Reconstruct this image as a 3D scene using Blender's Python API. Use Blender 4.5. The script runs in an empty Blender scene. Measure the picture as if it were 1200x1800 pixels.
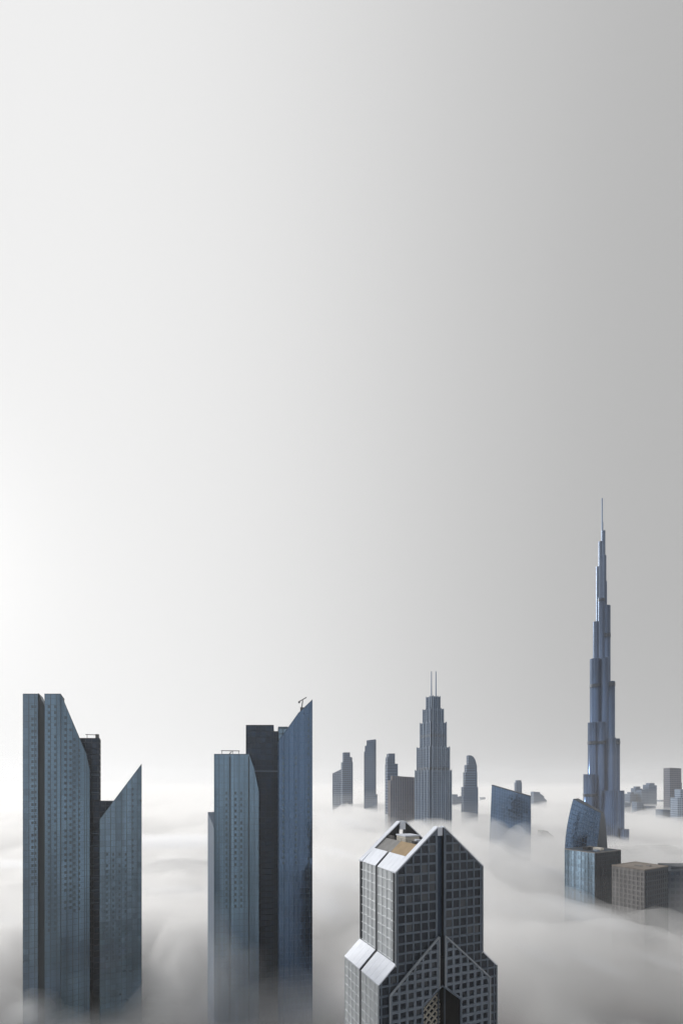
import bpy, math, random
from mathutils import Vector, noise
random.seed(7)
R = math.radians
sc = bpy.context.scene

# ------------------------------------------------------------------ camera
F = 837.0            # focal length in pixels of the 1200 px wide photograph
HOR = 1382.0         # row of the horizon
H = 170.0            # camera height above the ground (m)
cam_d = bpy.data.cameras.new('camera')
cam = bpy.data.objects.new('camera', cam_d)
sc.collection.objects.link(cam)
cam.location = (0, 0, H)
cam.rotation_euler = (R(90), 0, 0)
cam_d.sensor_fit = 'HORIZONTAL'
cam_d.sensor_width = 36.0
cam_d.lens = 36.0 * F / 1200.0
cam_d.shift_y = (HOR - 900.0) / 1200.0
cam_d.clip_start = 1.0
cam_d.clip_end = 80000.0
sc.camera = cam

# ------------------------------------------------------------------ sky and sun
SUN_AZ, SUN_EL = R(-47), R(20)
SUN = Vector((math.sin(SUN_AZ) * math.cos(SUN_EL), math.cos(SUN_AZ) * math.cos(SUN_EL), math.sin(SUN_EL)))
world = bpy.data.worlds.new('World')
sc.world = world
world.use_nodes = True
nt = world.node_tree
nt.nodes.clear()
def wn(t, **k):
    n = nt.nodes.new(t)
    for a, b in k.items():
        setattr(n, a, b)
    return n
def wmath(op, a, b=None, clamp=False):
    n = wn('ShaderNodeMath', operation=op, use_clamp=clamp)
    for i, v in enumerate((a, b)):
        if v is None: continue
        if isinstance(v, (int, float)): n.inputs[i].default_value = v
        else: nt.links.new(v, n.inputs[i])
    return n.outputs[0]
tc = wn('ShaderNodeTexCoord')
sep = wn('ShaderNodeSeparateXYZ')
nt.links.new(tc.outputs['Generated'], sep.inputs[0])
X, Y, Zc = sep.outputs
# misty sky: brightness falls off with the bearing from the veiled sun at the left
den = wmath('SQRT', wmath('ADD', wmath('ADD', wmath('MULTIPLY', X, X), wmath('MULTIPLY', Y, Y)),
                          wmath('MULTIPLY', wmath('MULTIPLY', Zc, Zc), 0.22)))
t = wmath('DIVIDE', wmath('MULTIPLY', X, -1.0), den)
ramp = wn('ShaderNodeValToRGB')
nt.links.new(wmath('ADD', wmath('MULTIPLY', t, 0.5), 0.5), ramp.inputs[0])
ramp.color_ramp.interpolation = 'B_SPLINE'
stops = [(0.00, .430), (0.21, .440), (0.33, .51), (0.50, .715), (0.665, .85), (0.79, .86), (1.0, .88)]
els = ramp.color_ramp.elements
els[0].position, els[1].position = stops[0][0], stops[-1][0]
for p, v in stops[1:-1]: els.new(p)
for e, (p, v) in zip(els, stops):
    e.position = p
    e.color = (v, v, v * 0.998, 1)
# veiled glow round the sun
dotn = wn('ShaderNodeVectorMath', operation='DOT_PRODUCT')
nt.links.new(tc.outputs['Generated'], dotn.inputs[0])
dotn.inputs[1].default_value = SUN
glow = wmath('MULTIPLY', wmath('POWER', wmath('MAXIMUM', dotn.outputs['Value'], 0.0), 48.0), 0.14)
# a little of the clear-sky model, washed out by the mist
sky = wn('ShaderNodeTexSky', sky_type='NISHITA')
sky.sun_disc = False
sky.sun_elevation = SUN_EL
sky.sun_rotation = SUN_AZ
sky.dust_density = 5.0
sky.air_density = 1.5
hsv = wn('ShaderNodeHueSaturation')
hsv.inputs['Saturation'].default_value = 0.15
nt.links.new(sky.outputs[0], hsv.inputs['Color'])
bg1 = wn('ShaderNodeBackground')
bg1.inputs['Strength'].default_value = 0.0012
nt.links.new(hsv.outputs[0], bg1.inputs['Color'])
bg2 = wn('ShaderNodeBackground')
addc = wn('ShaderNodeMix', data_type='RGBA', blend_type='ADD')
addc.inputs['Factor'].default_value = 1.0
nt.links.new(ramp.outputs[0], addc.inputs[6])
nt.links.new(glow, addc.inputs[7])
nt.links.new(addc.outputs[2], bg2.inputs['Color'])
bg2.inputs['Strength'].default_value = 1.0
adds = wn('ShaderNodeAddShader')
nt.links.new(bg1.outputs[0], adds.inputs[0])
nt.links.new(bg2.outputs[0], adds.inputs[1])
outw = wn('ShaderNodeOutputWorld')
nt.links.new(adds.outputs[0], outw.inputs['Surface'])

sun_d = bpy.data.lights.new('sun', 'SUN')
sun_d.energy = 2.4
sun_d.angle = R(6)
sun_d.color = (1.0, 0.97, 0.93)
sun = bpy.data.objects.new('sun', sun_d)
sc.collection.objects.link(sun)
sun.rotation_euler = SUN.to_track_quat('Z', 'Y').to_euler()

sc.view_settings.view_transform = 'Standard'
sc.view_settings.look = 'None'
sc.view_settings.gamma = 1.0
sc.view_settings.exposure = 0.0
sc.render.engine = 'CYCLES'
cy = sc.cycles
cy.max_bounces = 20
cy.diffuse_bounces = 2
cy.glossy_bounces = 2
cy.volume_bounces = 16
cy.use_denoising = True
cy.caustics_reflective = False
cy.sample_clamp_indirect = 4.0

# ------------------------------------------------------------------ helpers
COL = sc.collection
def tag(o, label=None, cat=None, group=None, kind=None):
    for k, v in (('label', label), ('category', cat), ('group', group), ('kind', kind)):
        if v: o[k] = v
    return o

class MB:
    """collects polygons; build() links them as one mesh object"""
    def __init__(s): s.v = []; s.f = []
    def poly(s, pts):
        n = len(s.v); s.v += [tuple(p) for p in pts]; s.f.append(tuple(range(n, n + len(pts))))
    def prism(s, base, top):
        """closed solid between two rings of equal length (base given counter-clockwise seen from the top ring)"""
        n = len(s.v); k = len(base)
        s.v += [tuple(p) for p in base] + [tuple(p) for p in top]
        s.f.append(tuple(range(n + k - 1, n - 1, -1)))
        s.f.append(tuple(range(n + k, n + 2 * k)))
        for i in range(k):
            j = (i + 1) % k
            s.f.append((n + i, n + j, n + k + j, n + k + i))
    def box(s, x0, x1, y0, y1, z0, z1):
        s.prism([(x0, y0, z0), (x1, y0, z0), (x1, y1, z0), (x0, y1, z0)],
                [(x0, y0, z1), (x1, y0, z1), (x1, y1, z1), (x0, y1, z1)])
    def extr(s, uz, d0, d1):
        """polygon in the (u,z) plane, counter-clockwise seen from the front, pushed back from d0 to d1"""
        s.prism([(u, d1, z) for u, z in uz][::1], [(u, d0, z) for u, z in uz])
    def bar(s, a, b, w, up=(0, 0, 1)):
        a, b = Vector(a), Vector(b); d = (b - a).normalized()
        p = d.cross(Vector(up))
        if p.length < 1e-4: p = d.cross(Vector((1, 0, 0)))
        p.normalize(); q = d.cross(p)
        r = [(-1, -1), (1, -1), (1, 1), (-1, 1)]
        s.prism([a + (p * i + q * j) * w / 2 for i, j in r], [b + (p * i + q * j) * w / 2 for i, j in r])
    def build(s, name, mat, parent=None, smooth=False):
        me = bpy.data.meshes.new(name)
        me.from_pydata(s.v, [], s.f)
        me.materials.append(mat)
        if smooth:
            for p in me.polygons: p.use_smooth = True
        me.update()
        o = bpy.data.objects.new(name, me)
        COL.objects.link(o)
        if parent: o.parent = parent
        return o

def empty(name, loc, rz=0.0):
    o = bpy.data.objects.new(name, None)
    o.empty_display_size = 5
    COL.objects.link(o)
    o.location = loc; o.rotation_euler = (0, 0, rz)
    return o

class Frame:
    """vertical working plane of a building: origin on the ground, u along its front, v into its depth"""
    def __init__(s, px, dist, rot):
        s.o = ((px - 600.0) / F * dist, dist); s.th = R(rot)
        s.u = (math.cos(s.th), math.sin(s.th)); s.v = (-math.sin(s.th), math.cos(s.th))
    def at(s, px, py, d=0.0):
        rx = (px - 600.0) / F
        ax, ay = s.o[0] + d * s.v[0], s.o[1] + d * s.v[1]
        ux, uy = s.u
        # t*(rx,1) = a + q*u
        det = rx * (-uy) + ux
        tt = (ax * (-uy) + ux * ay) / det
        q = (rx * ay - ax) / (-det)
        q = -( ax - rx * ay) / (ux - rx * uy)
        tt = ay + q * uy
        return (q, H - (py - HOR) / F * tt)
    def root(s, name):
        return empty(name, (s.o[0], s.o[1], 0), s.th)

def clip(poly, a, b, c):
    """keep a*x+b*y<=c"""
    out = []
    for i in range(len(poly)):
        p, q = poly[i], poly[(i + 1) % len(poly)]
        dp, dq = a * p[0] + b * p[1] - c, a * q[0] + b * q[1] - c
        if dp <= 0: out.append(p)
        if (dp < 0 < dq) or (dq < 0 < dp):
            k = dp / (dp - dq); out.append((p[0] + (q[0] - p[0]) * k, p[1] + (q[1] - p[1]) * k))
    return out
def area(p):
    return 0.5 * sum(p[i][0] * p[(i + 1) % len(p)][1] - p[(i + 1) % len(p)][0] * p[i][1] for i in range(len(p)))
def edges(p):
    """outward half planes of a convex counter-clockwise polygon"""
    for i in range(len(p)):
        (x0, y0), (x1, y1) = p[i], p[(i + 1) % len(p)]
        l = math.hypot(x1 - x0, y1 - y0)
        if l < 1e-6: continue
        a, b = (y1 - y0) / l, -(x1 - x0) / l
        yield a, b, a * x0 + b * y0
def clip_to(p, region):
    for a, b, c in edges(region):
        p = clip(p, a, b, c)
        if len(p) < 3: return []
    q = []
    for v in p:
        if not q or math.hypot(v[0] - q[-1][0], v[1] - q[-1][1]) > 0.02: q.append(v)
    if len(q) > 2 and math.hypot(q[0][0] - q[-1][0], q[0][1] - q[-1][1]) <= 0.02: q.pop()
    return q if len(q) > 2 and area(q) > 0.05 else []
def inset(p, m):
    q = p
    for a, b, c in edges(p):
        q = clip(q, a, b, c - (m[0] if abs(a) > 0.9 else m[1] if abs(b) > 0.9 else (m[0] + m[1]) / 2))
        if len(q) < 3: return []
    return q

def facade(parent, mp, regions, cw, ch, m, depth, mf, mg, u0=None, z0=0.0, zmin=0.0, tilt=0.012, single=False,
           skip=None, names=('facade_grid', 'glazing'), tweak=None, pane_name='window_pane', rows=None):
    """a curtain wall: a frame with real openings and panes set back in them.
    mp(u, z, n) maps the wall plane (n = depth behind it) to the building's space; regions are convex counter-clockwise polygons"""
    fr, gl = MB(), MB()
    panes = []
    for reg in regions:
        us = [p[0] for p in reg]; zs = [p[1] for p in reg]
        ub = min(us) if u0 is None else u0
        i0, i1 = math.floor((min(us) - ub) / cw + 1e-4), math.ceil((max(us) - ub) / cw - 1e-4)
        j0, j1 = math.floor((max(min(zs), zmin) - z0) / ch + 1e-4), math.ceil((max(zs) - z0) / ch - 1e-4)
        for i in range(i0, i1):
            for j in range(j0, j1):
                c = [(ub + i * cw, z0 + j * ch), (ub + (i + 1) * cw, z0 + j * ch), (ub + (i + 1) * cw, z0 + (j + 1) * ch), (ub + i * cw, z0 + (j + 1) * ch)]
                c = clip_to(c, reg)
                if not c: continue
                if tweak:
                    c = tweak(c, i)
                    if not c: continue
                if skip and skip(c): continue
                q = inset(c, m)
                if q and abs(area(q)) < .1 * abs(area(c)): q = []
                if not q and len(c) != 4: q = inset(c, (m[0] * .55, m[1] * .55))
                if not q:
                    fr.poly([mp(u, z, 0) for u, z in c]); continue
                near = [min(range(len(q)), key=lambda e: math.hypot(p[0] - q[e][0], p[1] - q[e][1])) for p in c]
                for k in range(len(c)):
                    l = (k + 1) % len(c)
                    chain = [near[l]]
                    while chain[-1] != near[k] and len(chain) <= len(q): chain.append((chain[-1] - 1) % len(q))
                    fr.poly([mp(*c[k], 0), mp(*c[l], 0)] + [mp(*q[e], 0) for e in chain])
                for k in range(len(q)):
                    l = (k + 1) % len(q)
                    fr.poly([mp(*q[k], 0), mp(*q[l], 0), mp(*q[l], depth), mp(*q[k], depth)])
                cu, cz = sum(p[0] for p in q) / len(q), sum(p[1] for p in q) / len(q)
                ta, tb = random.gauss(0, tilt), random.gauss(0, tilt)
                pts = [mp(u, z, depth - 0.04 + max(-0.2, min(0.12, (u - cu) * ta + (z - cz) * tb))) for u, z in q]
                if single: panes.append((mp(cu, cz, 0), pts))
                else: gl.poly(pts)
        # rim round the whole sheet
        for k in range(len(reg)):
            l = (k + 1) % len(reg)
            a, b = reg[k], reg[l]
            fr.poly([mp(*b, 0), mp(*a, 0), mp(*a, depth), mp(*b, depth)])
    f = fr.build(names[0], mf, parent); f['kind'] = 'stuff'
    if single:
        for c, pts in panes:
            b = MB(); b.poly([tuple(p[i] - c[i] for i in range(3)) for p in pts])
            mgl = mg
            if mg is M.get('gable_pane') and random.random() < max(0, .55 * noise.noise(Vector((c[0] * .05, 3.1, c[2] * .07))) + .12): mgl = M['gable_blind']
            o = b.build(pane_name, mgl, parent); o.location = c
    elif gl.f:
        g = gl.build(names[1], mg, parent); g['kind'] = 'stuff'
    return f

# ------------------------------------------------------------------ materials
def principled(name):
    m = bpy.data.materials.new(name); m.use_nodes = True
    return m, m.node_tree, m.node_tree.nodes['Principled BSDF']
def lnk(t, a, b): t.links.new(a, b)
def solid(name, col, rough=0.6, metal=0.0, var=0.12, scale=0.15, spec=0.5):
    """plain material with soft weathering and vertical rain streaks"""
    m, t, b = principled(name)
    tc = t.nodes.new('ShaderNodeTexCoord')
    mp = t.nodes.new('ShaderNodeMapping'); mp.inputs['Scale'].default_value = (1, 1, 0.25)
    lnk(t, tc.outputs['Object'], mp.inputs[0])
    n = t.nodes.new('ShaderNodeTexNoise'); n.inputs['Scale'].default_value = scale; n.inputs['Detail'].default_value = 6
    lnk(t, mp.outputs[0], n.inputs['Vector'])
    mr = t.nodes.new('ShaderNodeMapRange'); mr.inputs[1].default_value = 0.3; mr.inputs[2].default_value = 0.7
    mr.inputs[3].default_value = 1 - var; mr.inputs[4].default_value = 1 + var
    lnk(t, n.outputs[0], mr.inputs[0])
    mx = t.nodes.new('ShaderNodeVectorMath'); mx.operation = 'SCALE'; mx.inputs[0].default_value = col
    lnk(t, mr.outputs[0], mx.inputs['Scale'])
    lnk(t, mx.outputs[0], b.inputs['Base Color'])
    b.inputs['Roughness'].default_value = rough; b.inputs['Metallic'].default_value = metal
    b.inputs['Specular IOR Level'].default_value = spec
    return m
def glass(name, col, rough=0.12, metal=0.75, var=0.25, wave=0.0, sheen=.22):
    """coated facade glass, each pane a little different"""
    m, t, b = principled(name)
    g = t.nodes.new('ShaderNodeNewGeometry')
    mr = t.nodes.new('ShaderNodeMapRange'); mr.inputs[3].default_value = 1 - var; mr.inputs[4].default_value = 1 + var
    lnk(t, g.outputs['Random Per Island'], mr.inputs[0])
    mx = t.nodes.new('ShaderNodeVectorMath'); mx.operation = 'SCALE'; mx.inputs[0].default_value = col
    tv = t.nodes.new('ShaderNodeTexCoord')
    mv = t.nodes.new('ShaderNodeMapping'); mv.inputs['Scale'].default_value = (.16, .16, .006)  # upright bands of sheen painted into the base colour
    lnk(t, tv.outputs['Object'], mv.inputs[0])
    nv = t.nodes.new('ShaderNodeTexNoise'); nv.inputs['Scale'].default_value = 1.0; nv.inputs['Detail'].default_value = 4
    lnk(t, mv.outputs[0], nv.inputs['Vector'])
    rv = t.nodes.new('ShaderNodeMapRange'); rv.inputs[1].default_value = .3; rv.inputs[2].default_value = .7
    rv.inputs[3].default_value = 1 - sheen; rv.inputs[4].default_value = 1 + sheen
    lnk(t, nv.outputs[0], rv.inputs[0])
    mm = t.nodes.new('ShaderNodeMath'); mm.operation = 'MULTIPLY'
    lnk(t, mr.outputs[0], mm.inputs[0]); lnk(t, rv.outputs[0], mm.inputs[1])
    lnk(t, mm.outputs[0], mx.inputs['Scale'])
    lnk(t, mx.outputs[0], b.inputs['Base Color'])
    b.inputs['Roughness'].default_value = rough; b.inputs['Metallic'].default_value = metal
    if wave:
        tc = t.nodes.new('ShaderNodeTexCoord')
        n = t.nodes.new('ShaderNodeTexNoise'); n.inputs['Scale'].default_value = 0.12; n.inputs['Detail'].default_value = 3
        lnk(t, tc.outputs['Object'], n.inputs['Vector'])
        bp = t.nodes.new('ShaderNodeBump'); bp.inputs['Strength'].default_value = wave; bp.inputs['Distance'].default_value = 1.0
        lnk(t, n.outputs[0], bp.inputs['Height']); lnk(t, bp.outputs[0], b.inputs['Normal'])
    return m

M = {}
M.update({
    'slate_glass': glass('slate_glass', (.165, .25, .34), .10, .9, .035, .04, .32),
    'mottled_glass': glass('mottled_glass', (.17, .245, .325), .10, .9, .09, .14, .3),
    'slate_frame': solid('slate_frame', (.10, .145, .19), .25, .8, .12, .05),
    'slate_mid': solid('slate_mid', (.040, .056, .070), .5, .2),
    'light_dark': solid('light_dark', (.10, .145, .19), .25, .8),
    'slate_dark': solid('slate_dark', (.014, .027, .046), .5, .2),
    'dark_glass': glass('dark_glass', (.020, .040, .072), .2, .5, .3, .1),
    'blue_glass': glass('blue_glass', (.11, .178, .29), .10, .9, .03, .015, .2),
    'blue_frame': solid('blue_frame', (.085, .135, .215), .3, .75, .1, .05),
    'far_glass': glass('far_glass', (.07, .12, .20), .25, .6, .2),
    'far_frame': solid('far_frame', (.075, .12, .19), .5, .2, .12, .05),
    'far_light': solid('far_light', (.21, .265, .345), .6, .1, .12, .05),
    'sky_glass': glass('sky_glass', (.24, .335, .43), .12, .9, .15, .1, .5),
    'far_brown': solid('far_brown', (.115, .11, .125), .7, .0, .12, .05),
    'needle_glass': glass('needle_glass', (.066, .112, .21), .26, .9, .1, 0, .1),
    'needle_fin': solid('needle_fin', (.19, .245, .34), .36, .8, .1, .05),
    'needle_band': solid('needle_band', (.05, .065, .09), .4, .4, .1, .05),
    'raised_frame': solid('raised_frame', (.155, .187, .235), .35, .4, .1, .2),
    'gable_frame': solid('gable_frame', (.105, .132, .172), .35, .4, .12, .2),
    'gable_pane': glass('gable_pane', (.022, .030, .044), .08, .4, .6, .05),
    'gable_blind': glass('gable_blind', (.070, .080, .095), .2, .4, .4, .05),
    'edge_trim': solid('edge_trim', (.27, .30, .34), .4, .3, .08, .3),
    'gable_dark': solid('gable_dark', (.015, .018, .023), .4, .2),
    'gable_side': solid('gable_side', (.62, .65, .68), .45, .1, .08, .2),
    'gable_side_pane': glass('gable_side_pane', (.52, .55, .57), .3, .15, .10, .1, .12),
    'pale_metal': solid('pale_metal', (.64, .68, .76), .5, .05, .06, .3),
    'deck_grey': solid('deck_grey', (.20, .20, .20), .85, 0, .12, .4),
    'deck_tan': solid('deck_tan', (.30, .22, .13), .85, 0, .12, .4),
    'lattice_cream': solid('lattice_cream', (.68, .64, .56), .6, 0, .08, .4),
    'plaster': solid('plaster', (.55, .52, .46), .8, 0, .08, .4),
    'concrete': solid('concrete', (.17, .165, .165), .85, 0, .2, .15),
    'concrete_pane': solid('concrete_pane', (.12, .12, .125), .5, 0, .2, .15),  # slightly darker panes of the grey stone block
    'tan_stone': solid('tan_stone', (.19, .165, .145), .85, 0, .2, .1),
    'steel': solid('steel', (.12, .125, .13), .4, .7, .1, .5),
    'asphalt': solid('asphalt', (.05, .05, .052), .9, 0, .2, .02),
    'paint': solid('paint', (.7, .7, .68), .7, 0, .1, .1),
    'leaf': solid('leaf', (.045, .06, .03), .8, 0, .4, .3),
})

# ------------------------------------------------------------------ ground
def ground_mat():
    m, t, b = principled('city_ground')
    tc = t.nodes.new('ShaderNodeTexCoord')
    n = t.nodes.new('ShaderNodeTexNoise'); n.inputs['Scale'].default_value = 0.012; n.inputs['Detail'].default_value = 8
    v = t.nodes.new('ShaderNodeTexVoronoi'); v.inputs['Scale'].default_value = 0.03
    lnk(t, tc.outputs['Object'], n.inputs['Vector']); lnk(t, tc.outputs['Object'], v.inputs['Vector'])
    r = t.nodes.new('ShaderNodeValToRGB'); lnk(t, n.outputs[0], r.inputs[0])
    r.color_ramp.elements[0].position = .35; r.color_ramp.elements[0].color = (.07, .07, .067, 1)
    r.color_ramp.elements[1].position = .68; r.color_ramp.elements[1].color = (.19, .175, .155, 1)
    mx = t.nodes.new('ShaderNodeMix'); mx.data_type = 'RGBA'; mx.blend_type = 'MULTIPLY'; mx.inputs['Factor'].default_value = .4
    lnk(t, r.outputs[0], mx.inputs[6]); lnk(t, v.outputs['Color'], mx.inputs[7])
    lnk(t, mx.outputs[2], b.inputs['Base Color']); b.inputs['Roughness'].default_value = .9
    return m
g = MB(); g.poly([(-14000, -4000, 0), (14000, -4000, 0), (14000, 24000, 0), (-14000, 24000, 0)])
tag(g.build('ground', ground_mat()), 'dark city ground seen faintly under the fog', None, None, 'structure')

# ------------------------------------------------------------------ gabled tower in the foreground
fg = Frame(695, 190, 22.1)
W, D = 42.6, 34.8
CX = W / 2
AZ = 87.0
ZE, ZR = 135.3, 154.0
ZU, ZL, OV = 98.5, 91.5, 7.6
root = fg.root('gabled_tower')
tag(root, 'dark gridded office tower with split gable roof and arched opening, nearest to the camera', 'skyscraper')
front = lambda u, z, n: (u, n, z)
SL = 1.55                      # half width of the central slot
def roof_z(u): return ZE + (ZR - ZE) * (1 - abs(u - CX) / CX)
# bodies behind the curtain walls
b = MB()
for s0, s1 in ((0, CX - SL), (CX + SL, W)):
    pass
b.extr([(0.3, ZU + .1), (W - 0.3, ZU + .1), (W - 0.3, ZE - .4), (W - 5.8, 139.2), (5.8, 139.2), (0.3, ZE - .4)], 2.4, D - 2.4)
b.build('core', M['gable_dark'], root)
for d0, d1, front_side in ((0.5, 2.3, True), (D - 2.3, D - .1, False)):
    for sgn in (-1, 1):
        b = MB()
        a0, a1 = CX + sgn * CX, CX + sgn * SL
        pts = [(a0, ZU + .1), (a1, ZU + .1), (a1, roof_z(a1)), (a0, ZE)]
        if sgn > 0: pts = pts[::-1]
        b.extr(pts, d0, d1)
        b.build('gable_wall', M['gable_dark'], root)
        # bright coping on the slope
        c = MB()
        e0, e1 = (a0 - sgn * -0.15, ZE + .02), (a1, roof_z(a1) + .02)
        p = [(a0 + sgn * .25, ZE - .25), (a1, roof_z(a1)), (a1, roof_z(a1) + .55), (a0 + sgn * .25, ZE + .35)]
        if sgn > 0: p = p[::-1]
        c.extr(p, d0 - .75, d1 + .35)
        tag(c.build('coping', M['pale_metal'], root), 'pale metal coping along the gable slope')
# slot glazing
b = MB(); b.box(CX - SL + .05, CX + SL - .05, 1.5, 2.2, AZ + 1.0, 150.5)
b.build('slot_glazing', M['dark_glass'], root)
b = MB(); b.box(CX - SL + .1, CX + SL - .1, .9, 2.9, 149.2, 152.6)
b.build('slot_cap', M['pale_metal'], root)
b = MB(); b.box(CX - SL + .1, CX + SL - .1, D - 2.9, D - .6, 149.2, 153.2)
b.build('slot_cap', M['pale_metal'], root)
# flanks: pale glazed walls in two halves with a dark slot between
halves = ((0.0, D / 2 - 1.0), (D / 2 + 1.0, D))
for side, uo, sg in (('left', 0.0, -1), ('right', W, 1)):
    for h0, h1 in halves:
        b = MB()
        x0, x1 = (0.35, 1.6) if sg < 0 else (W - 1.6, W - .35)
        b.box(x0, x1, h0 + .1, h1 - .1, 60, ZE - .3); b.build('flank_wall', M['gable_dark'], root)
        if sg < 0:
            mp = lambda u, z, n: (n, D - u, z)
            reg = [(D - h1, ZU - 1), (D - h0, ZU - 1), (D - h0, ZE), (D - h1, ZE)]
        else:
            mp = lambda u, z, n: (W - n, u, z)
            reg = [(h0, ZU - 1), (h1, ZU - 1), (h1, ZE), (h0, ZE)]
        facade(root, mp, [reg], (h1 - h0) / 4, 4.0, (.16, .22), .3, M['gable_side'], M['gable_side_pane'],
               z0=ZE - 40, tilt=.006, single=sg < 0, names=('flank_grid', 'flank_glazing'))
        # sloping pale roof sheet above the eave
        b = MB()
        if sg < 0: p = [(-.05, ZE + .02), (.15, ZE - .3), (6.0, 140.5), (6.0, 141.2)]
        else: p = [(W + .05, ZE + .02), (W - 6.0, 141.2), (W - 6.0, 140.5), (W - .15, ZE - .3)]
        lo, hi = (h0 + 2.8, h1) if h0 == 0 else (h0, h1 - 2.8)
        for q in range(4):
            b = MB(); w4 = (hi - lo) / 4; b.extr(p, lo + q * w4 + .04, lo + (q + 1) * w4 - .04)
            b.build('roof_panel', M['pale_metal'], root)
# recessed sloping roof sheets, then an open well
for lo, hi, mm, lab in ((D / 2 + .05, D - 2.7, 'deck_grey', 'grey roof membrane'), (2.7, D / 2 - .05, 'deck_tan', 'tan roof membrane')):
    b = MB(); b.extr([(6.05, 139.6), (12.2, 145.0), (12.2, 145.6), (6.05, 140.2)], lo, hi)
    tag(b.build('roof_sheet', M[mm], root), lab)
b = MB(); b.box(6.2, 20.0, 2.6, D - 2.6, 139.3, 139.55); b.build('roof_deck', M['deck_grey'], root)
b = MB(); b.box(20.2, W - 6.2, 2.6, D - 2.6, 140.3, 140.9); b.build('roof_deck', M['deck_grey'], root)
b = MB(); b.box(14.5, 21.5, 17.5, 25.5, 139.6, 147.4)
pr = b.build('plant_room', M['plaster'], root)
b = MB(); b.box(14.2, 21.8, 17.2, 25.8, 147.4, 147.9); b.build('roof_slab', M['pale_metal'], pr)
b = MB(); b.box(22.5, 26.0, 8, 14, 140.9, 144.0); b.build('vent_box', M['concrete'], root)

for (x, y, w, d, h_, mm) in ((13.4, 8, 1.6, 2.2, 2.2, 'steel'), (16.5, 11.5, 2.4, 1.8, 2.8, 'pale_metal'), (13.6, 29.0, 1.5, 3.0, 3.0, 'concrete'), (18.6, 5.5, 2.0, 2.0, 4.0, 'steel')):
    b = MB(); b.box(x, x + w, y, y + d, 139.56, 145.5 + h_ * .4); b.build('vent_box', M[mm], root)
b = MB()
for k in range(7): b.bar((12.35, 3.2 + k * 4.7, 145.2), (12.35, 3.2 + k * 4.7, 146.7), .12)
b.bar((12.35, 3.2, 146.7), (12.35, 31.4, 146.7), .12); b.bar((12.35, 3.2, 146.1), (12.35, 31.4, 146.1), .09)
o = b.build('railing', M['steel'], root); o['kind'] = 'stuff'

# lower block with sloping shoulders
FX = 3.06                      # overhang of the raised grid
AW, AZ, SZ = 9.3, 87.0, 80.0   # arch half width, apex, shoulder
b = MB(); b.extr([(-OV + .3, 0), (CX - AW, 0), (CX - AW, 60.2), (-OV + .3, 60.2)], .5, D - .5); b.build('lower_wall', M['gable_dark'], root)
b = MB(); b.extr([(CX + AW, 0), (W + OV - .3, 0), (W + OV - .3, 60.2), (CX + AW, 60.2)], .5, D - .5); b.build('lower_wall', M['gable_dark'], root)
b = MB(); b.extr([(-OV + .3, 60.2), (CX - AW, 60.2), (CX - AW, SZ), (CX - AW, ZU), (0, ZU - .4), (-OV + .3, ZL - .4)], .5, D - .5); b.build('lower_wall', M['gable_dark'], root)
b = MB(); b.extr([(CX + AW, 60.2), (W + OV - .3, 60.2), (W + OV - .3, ZL - .4), (W, ZU - .4), (CX + AW, ZU), (CX + AW, SZ)], .5, D - .5); b.build('lower_wall', M['gable_dark'], root)
b = MB(); b.extr([(CX - AW + .01, SZ), (CX - .01, AZ), (CX - .01, ZU), (CX - AW + .01, ZU)], .5, D - .5)
b.extr([(CX, AZ), (CX + AW - .01, SZ), (CX + AW - .01, ZU), (CX, ZU)], .5, D - .5)
ob = b.build('arch_lintel', M['gable_dark'], root); ob['kind'] = 'stuff'
# shoulders
for sg in (-1, 1):
    for h0, h1 in halves:
        b = MB()
        if sg < 0: p = [(0, ZU + .25), (-OV - .1, ZL + .05), (-OV + .1, ZL - .35), (0, ZU - .35)]
        else: p = [(W, ZU - .35), (W + OV - .1, ZL - .35), (W + OV + .1, ZL + .05), (W, ZU + .25)]
        lo, hi = (h0 - .1, h1) if h0 == 0 else (h0, h1 + .1)
        for q in range(4):
            b = MB(); w4 = (hi - lo) / 4; b.extr(p, lo + q * w4 + .04, lo + (q + 1) * w4 - .04)
            b.build('shoulder_panel', M['pale_metal'], root)
        if sg < 0:
            mp = lambda u, z, n: (-OV + n, D - u, z); reg = [(D - h1, 40), (D - h0, 40), (D - h0, ZL - .4), (D - h1, ZL - .4)]
        else:
            mp = lambda u, z, n: (W + OV - n, u, z); reg = [(h0, 40), (h1, 40), (h1, ZL - .4), (h0, ZL - .4)]
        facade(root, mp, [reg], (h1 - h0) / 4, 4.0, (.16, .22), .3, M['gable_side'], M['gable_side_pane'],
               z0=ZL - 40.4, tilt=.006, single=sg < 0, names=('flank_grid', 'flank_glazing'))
# front curtain wall
mid = CX
def in_frame(c):
    """wholly hidden behind the raised grid"""
    return all((z < 109 - 1.2 - abs(u - mid) * 22 / 24.4) and abs(u - mid) < CX + FX - .8 for u, z in c)
for sg in (-1, 1):
    if sg < 0:
        A = [(0, ZU), (CX - SL, ZU), (CX - SL, roof_z(CX - SL) - .3), (0, ZE - .3)]
        B = [(-OV, 48), (CX - SL, 48), (CX - SL, ZU), (0, ZU), (-OV, ZL)]
        u0 = CX - SL - .7 - 3.62 * 6
    else:
        A = [(CX + SL, ZU), (W, ZU), (W, ZE - .3), (CX + SL, roof_z(CX + SL) - .3)]
        B = [(CX + SL, 48), (W + OV, 48), (W + OV, ZL), (W, ZU), (CX + SL, ZU)]
        u0 = CX + SL + .7
    facade(root, front, [A, B], 3.62, 3.95, (.34, .44), .35, M['gable_frame'], M['gable_pane'], u0=u0, z0=ZU - 3.95 * 13,
           tilt=.012, single=True, skip=in_frame, names=('front_grid', 'front_glazing'))
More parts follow.
